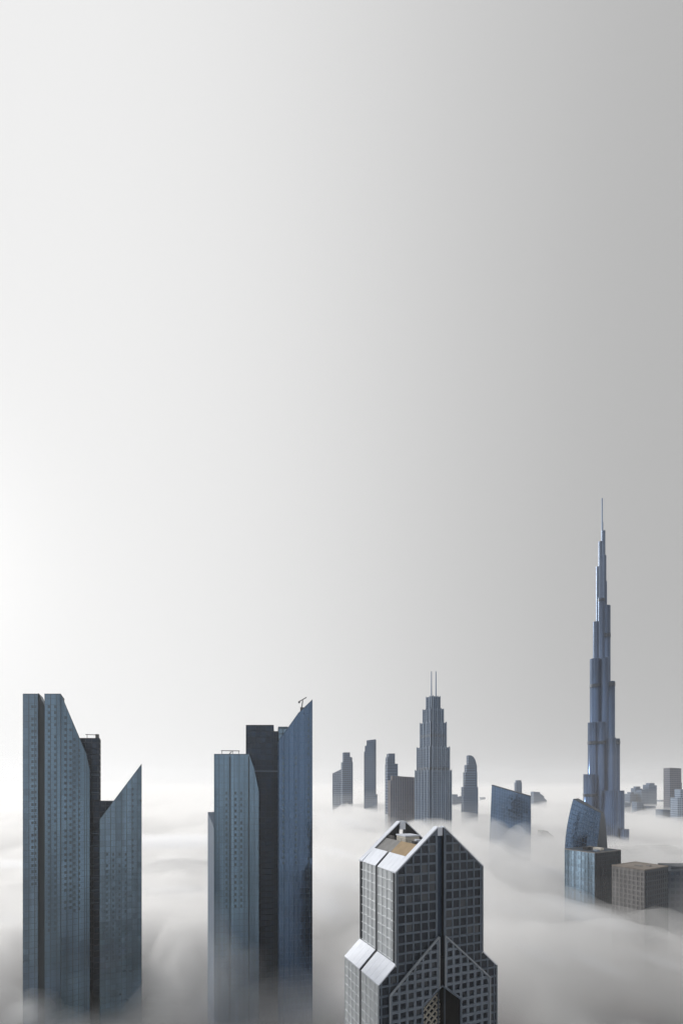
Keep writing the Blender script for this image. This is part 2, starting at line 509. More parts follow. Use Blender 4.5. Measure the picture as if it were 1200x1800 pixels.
# raised grid round the arch, standing proud of the wall
RD = -1.1
rmap = lambda u, z, n: (u, RD + n, z)
for sg in (-1, 1):
    def fl(p): return p if sg < 0 else [(2 * CX - u, z) for u, z in p][::-1]
    reg = fl([(-FX, 48), (CX - SL, 48), (CX - SL, 109 - SL * .9), (-FX, 87)])
    def tweak(c, i):
        cu = sum(p[0] for p in c) / len(c)
        if abs(cu - CX) < AW - .2:
            # stay above the arch: z >= line from apex to shoulder
            k = (AZ - SZ) / AW
            c = [(u, z) for u, z in c]
            # k*|u-CX| + z >= AZ + .0  ->  -(k*|u-CX|) - z <= -AZ
            a = -k * (1 if cu > CX else -1)
            return (lambda q: q if len(q) > 2 and abs(area(q)) > .3 else None)(clip(c, a, -1.0, -AZ + a * CX - .2))
        return c
    u0 = (CX - AW) - 3.62 * 4 if sg < 0 else CX + AW
    facade(root, rmap, [reg], 3.62, 3.62, (.58, .62), 1.0, M['raised_frame'], M['gable_pane'], u0=u0, z0=109 - 3.62 * 18,
           tilt=.012, single=True, names=('raised_grid', 'raised_glazing'), tweak=tweak)
for sg in (-1, 1):
    e = CX + sg * (CX + FX); g0 = CX + sg * SL
    b = MB(); b.bar((g0, RD - .1, 109 - SL * .9 + .1), (e, RD - .1, 87.1), .62, (0, 1, 0)); b.build('edge_trim', M['edge_trim'], root)
    b = MB(); b.bar((e, RD - .1, 87.1), (e, RD - .1, 30), .5, (0, 1, 0)); b.build('edge_trim', M['edge_trim'], root)
    b = MB(); b.bar((g0 - sg * .1, RD - .1, 109 - SL * .9), (g0 - sg * .1, RD - .1, AZ - .6), .4, (0, 1, 0)); b.build('edge_trim', M['edge_trim'], root)
    b = MB(); b.bar((CX + sg * CX, -.12, ZU), (CX + sg * CX, -.12, ZE), .45, (0, 1, 0)); b.build('edge_trim', M['edge_trim'], root)
    b = MB(); b.bar((CX + sg * (CX + OV), -.12, 30), (CX + sg * (CX + OV), -.12, ZL), .45, (0, 1, 0)); b.build('edge_trim', M['edge_trim'], root)
# arch rim and the latticed atrium wall inside
b = MB()
pth = [(CX - AW, 40), (CX - AW, SZ), (CX - .3, AZ), (CX + .3, AZ), (CX + AW, SZ), (CX + AW, 40)]
for (u0, z0), (u1, z1) in zip(pth, pth[1:]):
    b.bar((u0, RD + .2, z0), (u1, RD + .2, z1), .55, (0, 1, 0))
o = b.build('arch_rim', M['gable_frame'], root); o['kind'] = 'stuff'
b = MB(); b.extr([(CX - AW + .02, 30), (CX + AW - .02, 30), (CX + AW - .02, SZ - .02), (CX, AZ - .05), (CX - AW + .02, SZ - .02)], 15.2, 15.6)
b.build('atrium_glass', M['dark_glass'], root)
b = MB()
for k in range(-12, 32):
    for s in (-1, 1):
        p0 = (CX - AW, 30 + k * 3.3) if s > 0 else (CX + AW, 30 + k * 3.3)
        # diagonal from one side to the other, clipped under the arch
        n0 = None; pts = []
        for q in range(0, 25):
            u = p0[0] + s * q * (2 * AW) / 24; z = p0[1] + q * (2 * AW) / 24
            lim = 74.5 + math.sqrt(max(0.0, 8.6 ** 2 - (u - CX) ** 2))
            if 40 < z < lim: pts.append((u, z))
        if len(pts) > 1: b.bar((pts[0][0], 15.0 - .12 * s, pts[0][1]), (pts[-1][0], 15.0 - .12 * s, pts[-1][1]), .75, (0, 1, 0))
o = b.build('lattice', M['lattice_cream'], root); tag(o, 'cream diagonal lattice inside the arch', kind='stuff')

# ------------------------------------------------------------------ generic towers
def is_convex(p):
    s = 0
    for i in range(len(p)):
        a, b_, c = p[i], p[(i + 1) % len(p)], p[(i + 2) % len(p)]
        if (b_[0] - a[0]) * (c[1] - b_[1]) - (b_[1] - a[1]) * (c[0] - b_[0]) < -1e-6: return False
    return True

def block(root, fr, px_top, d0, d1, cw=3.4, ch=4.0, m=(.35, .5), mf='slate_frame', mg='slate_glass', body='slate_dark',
          name='shaft', zmin=0.0, sides='lr', back=False, skin=0.35, label=None, tilt=.012, dref=None):
    """a shaft whose front outline follows px_top, pixel points of its roof line from left to right (as seen on the plane dref);
    curtain walls on the front and the chosen flanks"""
    dref = d0 if dref is None else dref
    top = [fr.at(x, y, dref) for x, y in px_top]
    pieces = []
    for (u0, z0), (u1, z1) in zip(top, top[1:]):
        if u1 - u0 > .05: pieces.append([(u0, zmin), (u1, zmin), (u1, z1), (u0, z0)])
    ul, zl = top[0]; ur, zr = top[-1]
    bm = MB()
    ring = [(ul + skin, zmin), (ur - skin, zmin)] + [(min(max(u, ul + skin), ur - skin), z - .25) for u, z in top[::-1]]
    bm.extr(ring, d0 + skin, d1 - skin)
    o = bm.build(name, M[body], root)
    if label: o['label'] = label
    facade(root, lambda u, z, n: (u, d0 + n, z), pieces, cw, ch, m, skin, M[mf], M[mg], u0=ul, zmin=zmin, tilt=tilt)
    nd = max(1, round((d1 - d0) / cw)); cd = (d1 - d0) / nd
    if 'l' in sides:
        facade(root, lambda u, z, n: (ul + n, d1 - u, z), [[(0, zmin), (d1 - d0, zmin), (d1 - d0, zl), (0, zl)]], cd, ch, m, skin, M[mf], M[mg], zmin=zmin, tilt=tilt)
    if 'r' in sides:
        facade(root, lambda u, z, n: (ur - n, d0 + u, z), [[(0, zmin), (d1 - d0, zmin), (d1 - d0, zr), (0, zr)]], cd, ch, m, skin, M[mf], M[mg], zmin=zmin, tilt=tilt)
    # roof sheet
    rf = MB()
    for (u0, z0), (u1, z1) in zip(top, top[1:]):
        if u1 - u0 > .05:
            rf.prism([(u0, d0 - .05, z0 - .2), (u1, d0 - .05, z1 - .2), (u1, d1 + .05, z1 - .2), (u0, d1 + .05, z0 - .2)],
                     [(u0, d0 - .05, z0 + .15), (u1, d0 - .05, z1 + .15), (u1, d1 + .05, z1 + .15), (u0, d1 + .05, z0 + .15)])
    r = rf.build('roof', M['slate_dark'] if body == 'slate_dark' else M[body], root); r['kind'] = 'stuff'
    return o

# ---- left tower: two slanting blades either side of a dark core
f1 = Frame(110, 318, 24)
t1 = f1.root('bladed_tower')
tag(t1, 'leftmost slate blue tower with notched twin peaks, dark core and lower pointed blade', 'skyscraper')
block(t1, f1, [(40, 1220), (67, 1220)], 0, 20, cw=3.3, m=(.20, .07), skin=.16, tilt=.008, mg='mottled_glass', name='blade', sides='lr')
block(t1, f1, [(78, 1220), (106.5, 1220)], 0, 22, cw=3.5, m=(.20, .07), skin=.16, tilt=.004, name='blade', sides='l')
q0, _ = f1.at(107, 1300, 0)
f1b = Frame(107, f1.o[1] + q0 * f1.u[1], 37)
wing = empty('blade_wing', (q0, 0, 0), R(37 - 24)); wing.parent = t1
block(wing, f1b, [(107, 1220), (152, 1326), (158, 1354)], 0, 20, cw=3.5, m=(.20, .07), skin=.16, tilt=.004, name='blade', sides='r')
b = MB(); u0, z0 = f1.at(66.5, 1219, 2); u1, z1 = f1.at(79, 1244, 2)
b.extr([(u0, 0), (u1, 0), (u1, z1), (u0 + .6, z0), (u0, z0)], 2.2, 18); b.build('slot_wall', M['slate_mid'], t1)
block(t1, f1, [(139, 1298), (175, 1298)], 24, 40, cw=4, ch=4.2, m=(.25, .3), mf='slate_dark', mg='dark_glass', name='core', dref=24)
block(t1, f1, [(164, 1409), (199, 1409)], 20.5, 36, cw=4, ch=4.2, m=(.25, .3), mf='slate_dark', mg='dark_glass', name='core', dref=20.5)
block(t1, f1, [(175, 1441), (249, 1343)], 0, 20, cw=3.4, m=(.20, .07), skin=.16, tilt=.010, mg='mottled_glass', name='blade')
# columns of small dark opening lights on the blades
def lights(root, fr, cols, y0, y1, step=10.5, w=1.3, h=1.9, d=0.0):
    b = MB()
    for px in cols:
        u, zt_ = fr.at(px, y0(px) if callable(y0) else y0, d); _, zb_ = fr.at(px, y1, d)
        z = zt_
        while z > zb_:
            if random.random() < .93: b.box(u - w / 2, u + w / 2, d - .06, d + .25, z - h, z)
            z -= 4.0
    o = b.build('opening_lights', M['light_dark'], root); o['kind'] = 'stuff'
lights(t1, f1, (57, 62), 1240, 1560)
lights(t1, f1, (86, 97), 1240, 1640)
lights(wing, f1b, (115, 124, 131, 139), lambda p: 1240 + max(0, p - 107) * 2.4, 1600)
lights(t1, f1, (233,), 1385, 1540); lights(t1, f1, (188, 199, 210, 221), lambda p: 1500, 1690)
for k, y in enumerate((1363, 1394, 1466, 1487, 1522, 1544, 1566, 1588)):
    b = MB(); u0, z0 = f1.at(159, y, 20 if y > 1409 else 24); u1, _ = f1.at(174.5, y, 20 if y > 1409 else 24); dd = 20.3 if y > 1409 else 23.9
    b.box(u0, u1, dd, dd + .5, z0 - .25, z0 + .25); b.build('ledge', M['slate_frame'], t1)
# roof rig on the core
b = MB(); u0, z0 = f1.at(150, 1298, 26); u1, z1 = f1.at(174, 1291, 26)
b.bar((u0, 28, z1 - .4), (u1, 28, z1 - .4), .5); b.box(u1 - 2.4, u1, 26, 30, z0, z1)
b.bar((u0 + 1, 28, z0), (u0 + 1, 28, z1), .35)
o = b.build('roof_rig', M['steel'], t1); o['kind'] = 'stuff'

# ---- second tower
f2 = Frame(455, 322, 10)
t2 = f2.root('bladed_tower')
tag(t2, 'slate blue tower with tall dark core between square block and slanting blade', 'skyscraper')
block(t2, f2, [(376, 1326), (438, 1326), (447, 1352), (455, 1392)], 0, 24, cw=3.3, m=(.20, .07), skin=.16, tilt=.004, name='blade')
# pale faceted wing at the left corner
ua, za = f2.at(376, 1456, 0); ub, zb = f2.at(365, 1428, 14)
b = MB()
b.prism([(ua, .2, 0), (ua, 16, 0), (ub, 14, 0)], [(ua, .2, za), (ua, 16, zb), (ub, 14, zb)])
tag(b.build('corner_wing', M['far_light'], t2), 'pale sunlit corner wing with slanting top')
block(t2, f2, [(432, 1275), (481, 1275), (481.5, 1286), (492, 1286)], 25, 44, cw=3.6, ch=4.2, m=(.25, .3), mf='slate_dark', mg='dark_glass', name='core', dref=25)
b = MB(); u0, z0 = f2.at(447, 1356, 24.5); u1, _ = f2.at(491, 1356, 24.5)
b.box(u0, u1, 24.2, 24.9, z0 - .5, z0 + .5); tag(b.build('ledge', M['far_light'], t2), 'thin pale ledge across the dark core')
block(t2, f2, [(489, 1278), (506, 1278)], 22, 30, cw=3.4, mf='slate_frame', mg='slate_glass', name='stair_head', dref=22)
block(t2, f2, [(490, 1301), (500, 1288), (524, 1254), (549, 1230)], 0, 20, cw=3.5, ch=4.0, m=(.16, .06), skin=.16, mf='blue_frame', mg='blue_glass', name='blade', tilt=.006)
for px in (404.5, 437):
    b = MB(); u0, _ = f2.at(px, 1400, 0); b.box(u0 - .3, u0 + .3, -.08, .2, 0, f2.at(px, 1330, 0)[1]); b.build('groove', M['slate_mid'], t2)
lights(t2, f2, (398, 414, 424), 1392, 1600); lights(t2, f2, (542,), 1262, 1600); lights(t2, f2, (498, 520), 1330, 1520)
# roof rig on the block
b = MB(); u0, z0 = f2.at(388, 1326, 6); u1, z1 = f2.at(421, 1320, 6)
b.bar((u0, 8, z1), (u1, 8, z1), .5)
for k in (0.05, .5, .62, .95):
    uu = u0 + (u1 - u0) * k; b.bar((uu, 8, z0), (uu, 8, z1), .35)
b.bar((u0 + 5, 8, z0), (u0 + 8, 8, z1), .3)
o = b.build('roof_rig', M['steel'], t2); o['kind'] = 'stuff'

# maintenance crane on the slanting blade
cu, cz = f2.at(531, 1247, 6)
ca, cb = f2.u, f2.v
cr = empty('roof_crane', (f2.o[0] + cu * ca[0] + 6 * cb[0], f2.o[1] + cu * ca[1] + 6 * cb[1], cz), f2.th)
tag(cr, 'small maintenance crane perched on the slanting blade roof', 'crane')
b = MB(); b.box(-1.4, 1.0, -1, 1, -1.2, 1.2); b.build('base', M['steel'], cr)
b = MB(); b.bar((-.4, 0, 1), (.4, 0, 6.2), .7); b.build('mast', M['steel'], cr)
b = MB(); b.bar((-2.2, 0, 5.2), (3.0, 0, 8.4), .6); b.build('jib', M['steel'], cr)
b = MB(); b.box(-2.8, -1.5, -.6, .6, 4.2, 5.4); b.build('counterweight', M['steel'], cr)

# ------------------------------------------------------------------ spired stepped tower
f3 = Frame(761, 850, 27)
t3 = f3.root('spired_tower')
tag(t3, 'blue grey stepped tower crowned by two thin spires behind the gabled roof', 'skyscraper')
PXM = 850 / F
def zy(y, dist): return H - (y - HOR) / F * dist
k_rot = math.cos(R(27)) + math.sin(R(27))
tiers = [(64, 0, 1355), (57.5, 1355, 1315), (46, 1315, 1272), (36, 1272, 1248), (24, 1248, 1226)]
zb = 0.0
for n, (wpx, yb, yt) in enumerate(tiers):
    a = wpx * PXM / k_rot / 2; zt = zy(yt, 850)
    body = MB()
    ch_ = a * .16      # notched corners
    ring = [(-a + ch_, -a), (a - ch_, -a), (a - ch_, -a + ch_), (a, -a + ch_), (a, a - ch_), (a - ch_, a - ch_), (a - ch_, a), (-a + ch_, a),
            (-a + ch_, a - ch_), (-a, a - ch_), (-a, -a + ch_), (-a + ch_, -a + ch_)]
    z0 = 0 if n == 0 else zb - 1
    body.prism([(x, y, z0) for x, y in ring], [(x, y, zt) for x, y in ring])
    tier = body.build('tier', M['far_frame'], t3)
    # glazing bays and bright piers
    gb, pb, fb = MB(), MB(), MB()
    nb = max(3, int(2 * (a - ch_) / 4.2)); bw = 2 * (a - ch_) / nb
    for side in range(4):
        c, s = [(1, 0), (0, 1), (-1, 0), (0, -1)][side]
        def mp(u, n_, z): return (c * u - s * (-a - n_), s * u + c * (-a - n_), z)
        for i in range(nb + 1):
            u = -a + ch_ + i * bw
            w = .75 if i % 2 == 0 else .35
            p = [mp(u - w, 0.0, 0), mp(u + w, 0.0, 0), mp(u + w, 1.0, 0), mp(u - w, 1.0, 0)]
            zlo, zhi = z0 if n == 0 else zb, zt + (1.5 if i % 2 == 0 else 0)
            pb.prism([(x, y, zlo) for x, y, _ in p][::-1], [(x, y, zhi) for x, y, _ in p][::-1])
        zz = max(zb, 60)
        while zz < zt - 4:
            for i in range(nb):
                u = -a + ch_ + i * bw
                gb.poly([mp(u + .8, .15, zz + .8), mp(u + bw - .8, .15, zz + .8), mp(u + bw - .8, .15, zz + 3.6), mp(u + .8, .15, zz + 3.6)])
            zz += 4.2
    o = gb.build('windows', M['far_glass'], tier); o['kind'] = 'stuff'
    o = pb.build('piers', M['far_light'], tier); o['kind'] = 'stuff'
    if n in (1, 2):
        zb2 = zt - 26 if n == 2 else zb + .2
        b = MB(); b.prism([(x * 1.03, y * 1.03, zb2) for x, y in ring], [(x * 1.03, y * 1.03, zb2 + 5) for x, y in ring])
        tag(b.build('service_band', M['needle_band'], tier), 'dark service floor band')
    zb = zt
for px in (758, 766):
    q, _ = f3.at(px, 1200, 0)
    b = MB(); zt = zy(1180 + (1 if px == 758 else 0), 850)
    n = 8; r0, r1 = 1.15, .8
    b.prism([(q + r0 * math.cos(2 * math.pi * i / n), r0 * math.sin(2 * math.pi * i / n), zb - 2) for i in range(n)],
            [(q + r1 * math.cos(2 * math.pi * i / n), r1 * math.sin(2 * math.pi * i / n), zt) for i in range(n)])
    b.build('spire', M['needle_fin'], t3)

# ------------------------------------------------------------------ needle tower
ND = 1095
fn = Frame(1057, ND, 0)
tn = fn.root('needle_tower')
tag(tn, 'very tall tapering needle tower stepping up to a thin spire at the right', 'skyscraper')
NP = ND / F
def tube(px, py_top, wpx, dy, name='shaft', bands=(), seg=24, z0=0.0, fins=True):
    cx = (px - 1057) * NP; r = wpx * NP / 2; zt = zy(py_top, ND)
    b = MB()
    ring = [(cx + r * math.cos(2 * math.pi * i / seg), dy + r * math.sin(2 * math.pi * i / seg)) for i in range(seg)]
    b.prism([(x, y, z0) for x, y in ring], [(x, y, zt) for x, y in ring])
    o = b.build(name, M['needle_glass'], tn)
    for pl in o.data.polygons: pl.use_smooth = len(pl.vertices) == 4
    if fins:
        fb = MB()
        for i in range(seg):
            a = 2 * math.pi * (i + .5) / seg; ca_, sa = math.cos(a), math.sin(a)
            if sa > .55: continue
            ri = r * math.cos(math.pi / seg)
            p = [(cx + (ri - .1) * ca_ - .28 * sa * -1, dy + (ri - .1) * sa - .28 * ca_), (cx + (ri + .28) * ca_ - .28 * sa * -1, dy + (ri + .28) * sa - .28 * ca_),
                 (cx + (ri + .28) * ca_ + .28 * sa * -1, dy + (ri + .28) * sa + .28 * ca_), (cx + (ri - .1) * ca_ + .28 * sa * -1, dy + (ri - .1) * sa + .28 * ca_)]
            fb.prism([(x, y, max(z0, 40)) for x, y in p], [(x, y, zt + .6) for x, y in p])
        f = fb.build('fins', M['needle_fin'], o); f['kind'] = 'stuff'
    for yb, h in bands:
        zb_ = zy(yb, ND)
        b = MB(); rr = r + .75
        b.prism([(cx + rr * math.cos(2 * math.pi * i / seg), dy + rr * math.sin(2 * math.pi * i / seg), zb_ - h / 2) for i in range(seg)],
                [(cx + rr * math.cos(2 * math.pi * i / seg), dy + rr * math.sin(2 * math.pi * i / seg), zb_ + h / 2) for i in range(seg)])
        b.build('service_band', M['needle_band'], o)
    return o
# spire
for (x, yt, w) in ((1058, 876, 3.0), (1058.4, 918, 4.0)):
    b = MB(); cx = (x - 1057) * NP; r = w * NP / 2; zt = zy(yt, ND)
    b.prism([(cx + r * math.cos(2 * math.pi * i / 10), r * math.sin(2 * math.pi * i / 10), 300) for i in range(10)],
            [(cx + r * .7 * math.cos(2 * math.pi * i / 10), r * .7 * math.sin(2 * math.pi * i / 10), zt) for i in range(10)])
    b.build('spire', M['needle_fin'], tn)
tube(1060, 934, 6, 0, bands=())
tube(1060.6, 977, 9.5, 2)
tube(1056, 951, 4.6, 4)
tube(1053.5, 994, 5.0, 8)
tube(1061.5, 1022, 11.5, 4)
tube(1055.5, 1052, 10, -2, bands=((1056, 5),))
tube(1064, 1066, 15, 0, bands=((1118, 8), (1203, 9)))
tube(1043.5, 1160, 17, -6, bands=((1207, 7),))
tube(1050, 1092, 10, 6)
tube(1065.5, 1201, 17, -12, bands=((1206, 8), (1306, 8)))
tube(1055, 1160, 13, -16, bands=((1304, 7),))
tube(1038, 1272, 18, -12, bands=((1307, 7), (1398, 6)))
tube(1069, 1301, 18, -22, bands=((1307, 8),))
tube(1047, 1272, 16, -22, bands=((1307, 6),))
tube(1028.5, 1362, 19, -18, bands=((1398, 6),))
tube(1072, 1390, 18, -32)
tube(1059, 1300, 14, -34, bands=((1400, 6),))
tube(1075, 1455, 19, -42)
tube(1022, 1430, 18, -24)
tube(1053, 1390, 24, -44)

# ------------------------------------------------------------------ mid-distance glass blocks on the right
# slanted blue block
f = Frame(895, 700, -23)
t = f.root('glass_block')
tag(t, 'deep blue glass block with slanting roof line rising from the fog', 'office building')
top = [f.at(x, y) for x, y in ((864, 1381), (932, 1401))]
ul0, ur0 = f.at(856, 1500)[0], f.at(932.5, 1500)[0]
zf = f.at(895, 1500)[1]
# front tapers slightly upwards
def sloped_block(root, corners, d0, d1, cols, rows, mf, mg, body, m=.3, skin=.4):
    """quad front (bl, br, tr, tl as (u,z)) divided into cols x rows panes, flat back"""
    bl, br, tr, tl = corners
    def P(a, c, n):
        u = (bl[0] * (1 - a) + br[0] * a) * (1 - c) + (tl[0] * (1 - a) + tr[0] * a) * c
        z = (bl[1] * (1 - a) + br[1] * a) * (1 - c) + (tl[1] * (1 - a) + tr[1] * a) * c
        return (u, d0 + n, z)
    bm = MB(); ring = [bl, br, tr, tl]
    cu = sum(p[0] for p in ring) / 4
    bm.prism([(u, d1, z - (.3 if z > 80 else 0)) for u, z in ring], [(u + (.2 if u < cu else -.2), d0 + skin, z - (.3 if z > 80 else 0)) for u, z in ring])
    bm.build('body', M[body], root)
    fr_, gl_ = MB(), MB()
    wu = abs(br[0] - bl[0]) / cols; hz = abs(tl[1] - bl[1]) / rows
    for i in range(cols):
        for j in range(rows):
            a0, a1, c0, c1 = i / cols, (i + 1) / cols, j / rows, (j + 1) / rows
            ma, mc = m / wu / cols, m / hz / rows
            o_ = [(a0, c0), (a1, c0), (a1, c1), (a0, c1)]; q = [(a0 + ma, c0 + mc), (a1 - ma, c0 + mc), (a1 - ma, c1 - mc), (a0 + ma, c1 - mc)]
            for k in range(4):
                l = (k + 1) % 4
                fr_.poly([P(*o_[k], 0), P(*o_[l], 0), P(*q[l], 0), P(*q[k], 0)])
                fr_.poly([P(*q[k], 0), P(*q[l], 0), P(*q[l], skin), P(*q[k], skin)])
            ta, tb = random.gauss(0, .012), random.gauss(0, .012)
            gl_.poly([P(q[0][0], q[0][1], skin - .1 + ta), P(q[1][0], q[1][1], skin - .1 - ta), P(q[2][0], q[2][1], skin - .1 + tb), P(q[3][0], q[3][1], skin - .1 - tb)])
    o = fr_.build('facade_grid', M[mf], root); o['kind'] = 'stuff'
    o = gl_.build('glazing', M[mg], root); o['kind'] = 'stuff'
    rf = MB(); (u0, z0), (u1, z1) = tl, tr
    rf.prism([(u0 - .3, d0 - .3, z0 - .2), (u1 + .3, d0 - .3, z1 - .2), (u1 + .3, d1 + .3, z1 - .2), (u0 - .3, d1 + .3, z0 - .2)],
             [(u0 - .3, d0 - .3, z0 + .9), (u1 + .3, d0 - .3, z1 + .9), (u1 + .3, d1 + .3, z1 + .9), (u0 - .3, d1 + .3, z0 + .9)])
    rf.build('roof', M['slate_dark'], root)
k = 60 / max(1, (top[0][1] - zf))
bl = (ul0 - .5, 0); br = (ur0, 0)
sloped_block(t, (bl, br, top[1], top[0]), 0, 30, 16, 36, 'blue_frame', 'blue_glass', 'slate_dark', m=.1, skin=.2)

# sail shaped glass building
f = Frame(1030, 525, -20)
t = f.root('sail_building')
tag(t, 'curved blue glass sail building in front of the needle tower', 'office building')
# profile: left edge bows outwards, roof falls to the right; the right flank is dark
def sail_left(z): return 0
rows = 30
fr_, gl_, sd_, sg_ = MB(), MB(), MB(), MB()
zt_l, zt_r = f.at(1007, 1405)[1], f.at(1056, 1430)[1]
prof = []
for j in range(rows + 1):
    c = j / rows
    zl = zt_l * c; zr = zt_r * c
    lu = f.at(992 + 15 * max(0, (c - .6) / .4) ** 1.9, 1440)[0]
    ru = f.at(1056 - 9 * min(1.0, (1 - c) / .34), 1440)[0]
    su = f.at(1061 + 7 * min(1.0, (1 - c) / .34) ** .6, 1440, 16)[0]
    prof.append((lu, ru, su, zl, zr))
cols = 12
def SP(i, j, n=0.0):
    lu, ru, su, zl, zr = prof[j]; a = i / cols
    return Vector((lu + (ru - lu) * a, -3.0 * math.sin(math.pi * a) + n, zl + (zr - zl) * a))
for j in range(rows):
    for i in range(cols):
        o_ = [SP(i, j), SP(i + 1, j), SP(i + 1, j + 1), SP(i, j + 1)]
        cc = sum(o_, Vector()) / 4
        q = [p + (cc - p).normalized() * .45 for p in o_]
        for k in range(4):
            l = (k + 1) % 4
            fr_.poly([o_[k], o_[l], q[l], q[k]]); fr_.poly([q[k], q[l], q[l] + Vector((0, .35, 0)), q[k] + Vector((0, .35, 0))])
        ta = random.gauss(0, .008)
        gl_.poly([q[0] + Vector((0, .3 + ta, 0)), q[1] + Vector((0, .3 - ta, 0)), q[2] + Vector((0, .3 + ta, 0)), q[3] + Vector((0, .3 - ta, 0))])
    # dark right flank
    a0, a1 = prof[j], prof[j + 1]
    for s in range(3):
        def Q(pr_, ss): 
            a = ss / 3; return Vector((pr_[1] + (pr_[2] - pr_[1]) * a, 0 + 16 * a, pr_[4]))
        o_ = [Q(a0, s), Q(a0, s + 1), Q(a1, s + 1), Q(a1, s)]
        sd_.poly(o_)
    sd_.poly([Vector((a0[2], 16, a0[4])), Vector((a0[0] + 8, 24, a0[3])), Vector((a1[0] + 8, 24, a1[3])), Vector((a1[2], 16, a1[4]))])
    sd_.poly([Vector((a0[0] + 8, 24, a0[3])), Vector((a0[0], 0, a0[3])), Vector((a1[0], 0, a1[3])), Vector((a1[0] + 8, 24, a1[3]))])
o = fr_.build('facade_grid', M['blue_frame'], t); o['kind'] = 'stuff'
o = gl_.build('glazing', M['blue_glass'], t); o['kind'] = 'stuff'
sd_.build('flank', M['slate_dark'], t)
b = MB(); e = prof[-1]
topf = [SP(i, rows) for i in range(cols + 1)]
b.poly([p + Vector((0, 0, .2)) for p in topf] + [Vector((e[2], 16, e[4] + .2)), Vector((e[0] + 8, 24, e[3] + .2))])
b.build('roof', M['slate_dark'], t)

# blue box with flat roof
f = Frame(1047, 440, 0)
def cornered(name, label, cat, near, left, right, dist, base_rot, ztop, mf_l, mg_l, mf_r, mg_r, body, roof_m, cw=3.4, ch=4.0, m=(.3, .4)):
    """block seen over its near corner: pixel columns of the near, left and right edges; flanks at right angles"""
    X0 = (near - 600) / F * dist
    th = R(base_rot)
    ul = (-math.cos(th), math.sin(th)); ur = (math.sin(th), math.cos(th))     # left-going and right-going walls
    def length(px, d):
        r = (px - 600) / F
        return (r * dist - X0) / (d[0] - r * d[1])
    La, Lb = length(left, ul), length(right, ur)
    t = empty(name, (X0, dist, 0), 0); t.rotation_euler = (0, 0, -th)
    tag(t, label, cat)
    # local: x runs along -ul, y along ur
    b = MB(); b.box(-La + .4, -.4, .4, Lb - .4, 0, ztop - .3); b.build('body', M[body], t)
    facade(t, lambda u, z, n: (-La + u, n, z), [[(0, 0), (La, 0), (La, ztop - .9), (0, ztop - .9)]], La / max(2, round(La / cw)), ch, m, .4, M[mf_l], M[mg_l], zmin=40)
    facade(t, lambda u, z, n: (-n, u, z), [[(0, 0), (Lb, 0), (Lb, ztop - .9), (0, ztop - .9)]], Lb / max(2, round(Lb / cw)), ch, m, .4, M[mf_r], M[mg_r], zmin=40)
    # parapet and deck
    pb = MB()
    for x0, x1, y0, y1 in ((-La - .15, .15, -.15, .55), (-La - .15, .15, Lb - .55, Lb + .15), (-La - .15, -La + .55, .55, Lb - .55), (-.55, .15, .55, Lb - .55)):
        pb.box(x0, x1, y0, y1, ztop - .9, ztop)
    o = pb.build('parapet', M[roof_m], t); o['kind'] = 'stuff'
    b = MB(); b.box(-La + .6, -.6, .6, Lb - .6, ztop - 1.3, ztop - .75); b.build('roof_deck', M[roof_m], t)
    return t, La, Lb
zt = H - (1499 - HOR) / F * 440
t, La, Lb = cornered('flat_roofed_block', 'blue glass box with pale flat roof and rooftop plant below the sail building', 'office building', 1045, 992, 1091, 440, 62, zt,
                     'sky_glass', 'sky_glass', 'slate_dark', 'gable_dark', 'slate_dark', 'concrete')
for (x, y, w, d, h_, mm, nm) in ((-.55, .35, 5, 6, 3.4, 'gable_dark', 'plant_box'), (-.35, .55, 8, 5, 2.6, 'plaster', 'plant_box'), (-.2, .3, 4, 4, 1.8, 'far_light', 'plant_box'), (-.75, .7, 4, 6, 2.2, 'concrete', 'plant_box')):
    b = MB(); b.box(x * La - w / 2, x * La + w / 2, y * Lb - d / 2, y * Lb + d / 2, zt - .75, zt - .75 + h_); b.build(nm, M[mm], t)
zt = H - (1529 - HOR) / F * 385
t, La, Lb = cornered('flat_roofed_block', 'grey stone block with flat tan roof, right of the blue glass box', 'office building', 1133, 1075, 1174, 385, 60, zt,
                     'concrete', 'concrete_pane', 'slate_dark', 'gable_dark', 'tan_stone', 'tan_stone', m=(.5, .6))
for (x, y, w, d, h_) in ((-.5, .45, 5, 4, .9), (-.3, .6, 3, 3, 1.2)):
    b = MB(); b.box(x * La - w / 2, x * La + w / 2, y * Lb - d / 2, y * Lb + d / 2, zt - .75, zt - .75 + h_); b.build('roof_hatch', M['concrete'], t)

# ------------------------------------------------------------------ far towers
def far(name, label, cat, outline, dist, depth, rot=0, mf='far_frame', mg='far_glass', body='far_frame', cw=5.0, ch=6.0, m=(.8, 1.2), group=None):
    cxp = sum(p[0] for p in outline) / len(outline)
    f = Frame(cxp, dist, rot)
    t = f.root(name); tag(t, label, cat, group)
    # stepped outlines: one shaft for each flat stretch
    block(t, f, outline, 0, depth, cw=cw, ch=ch, m=m, mf=mf, mg=mg, body=body, name='shaft', zmin=0)
    return t, f
def far_stack(name, label, cat, tiers, dist, rot=0, mf='far_frame', mg='far_glass', body='far_frame', cw=5.0, ch=6.0, m=(.8, 1.2)):
    """tiers: (x0, x1, y_left, y_right, d0, d1) pixel columns and roof rows"""
    cxp = (tiers[0][0] + tiers[0][1]) / 2
    f = Frame(cxp, dist, rot)
    t = f.root(name); tag(t, label, cat)
    for x0, x1, y0, y1, d0, d1 in tiers:
        block(t, f, [(x0, y0), (x1, y1)], d0, d1, cw=cw, ch=ch, m=m, mf=mf, mg=mg, body=body, name='shaft', dref=d0)
    return t, f
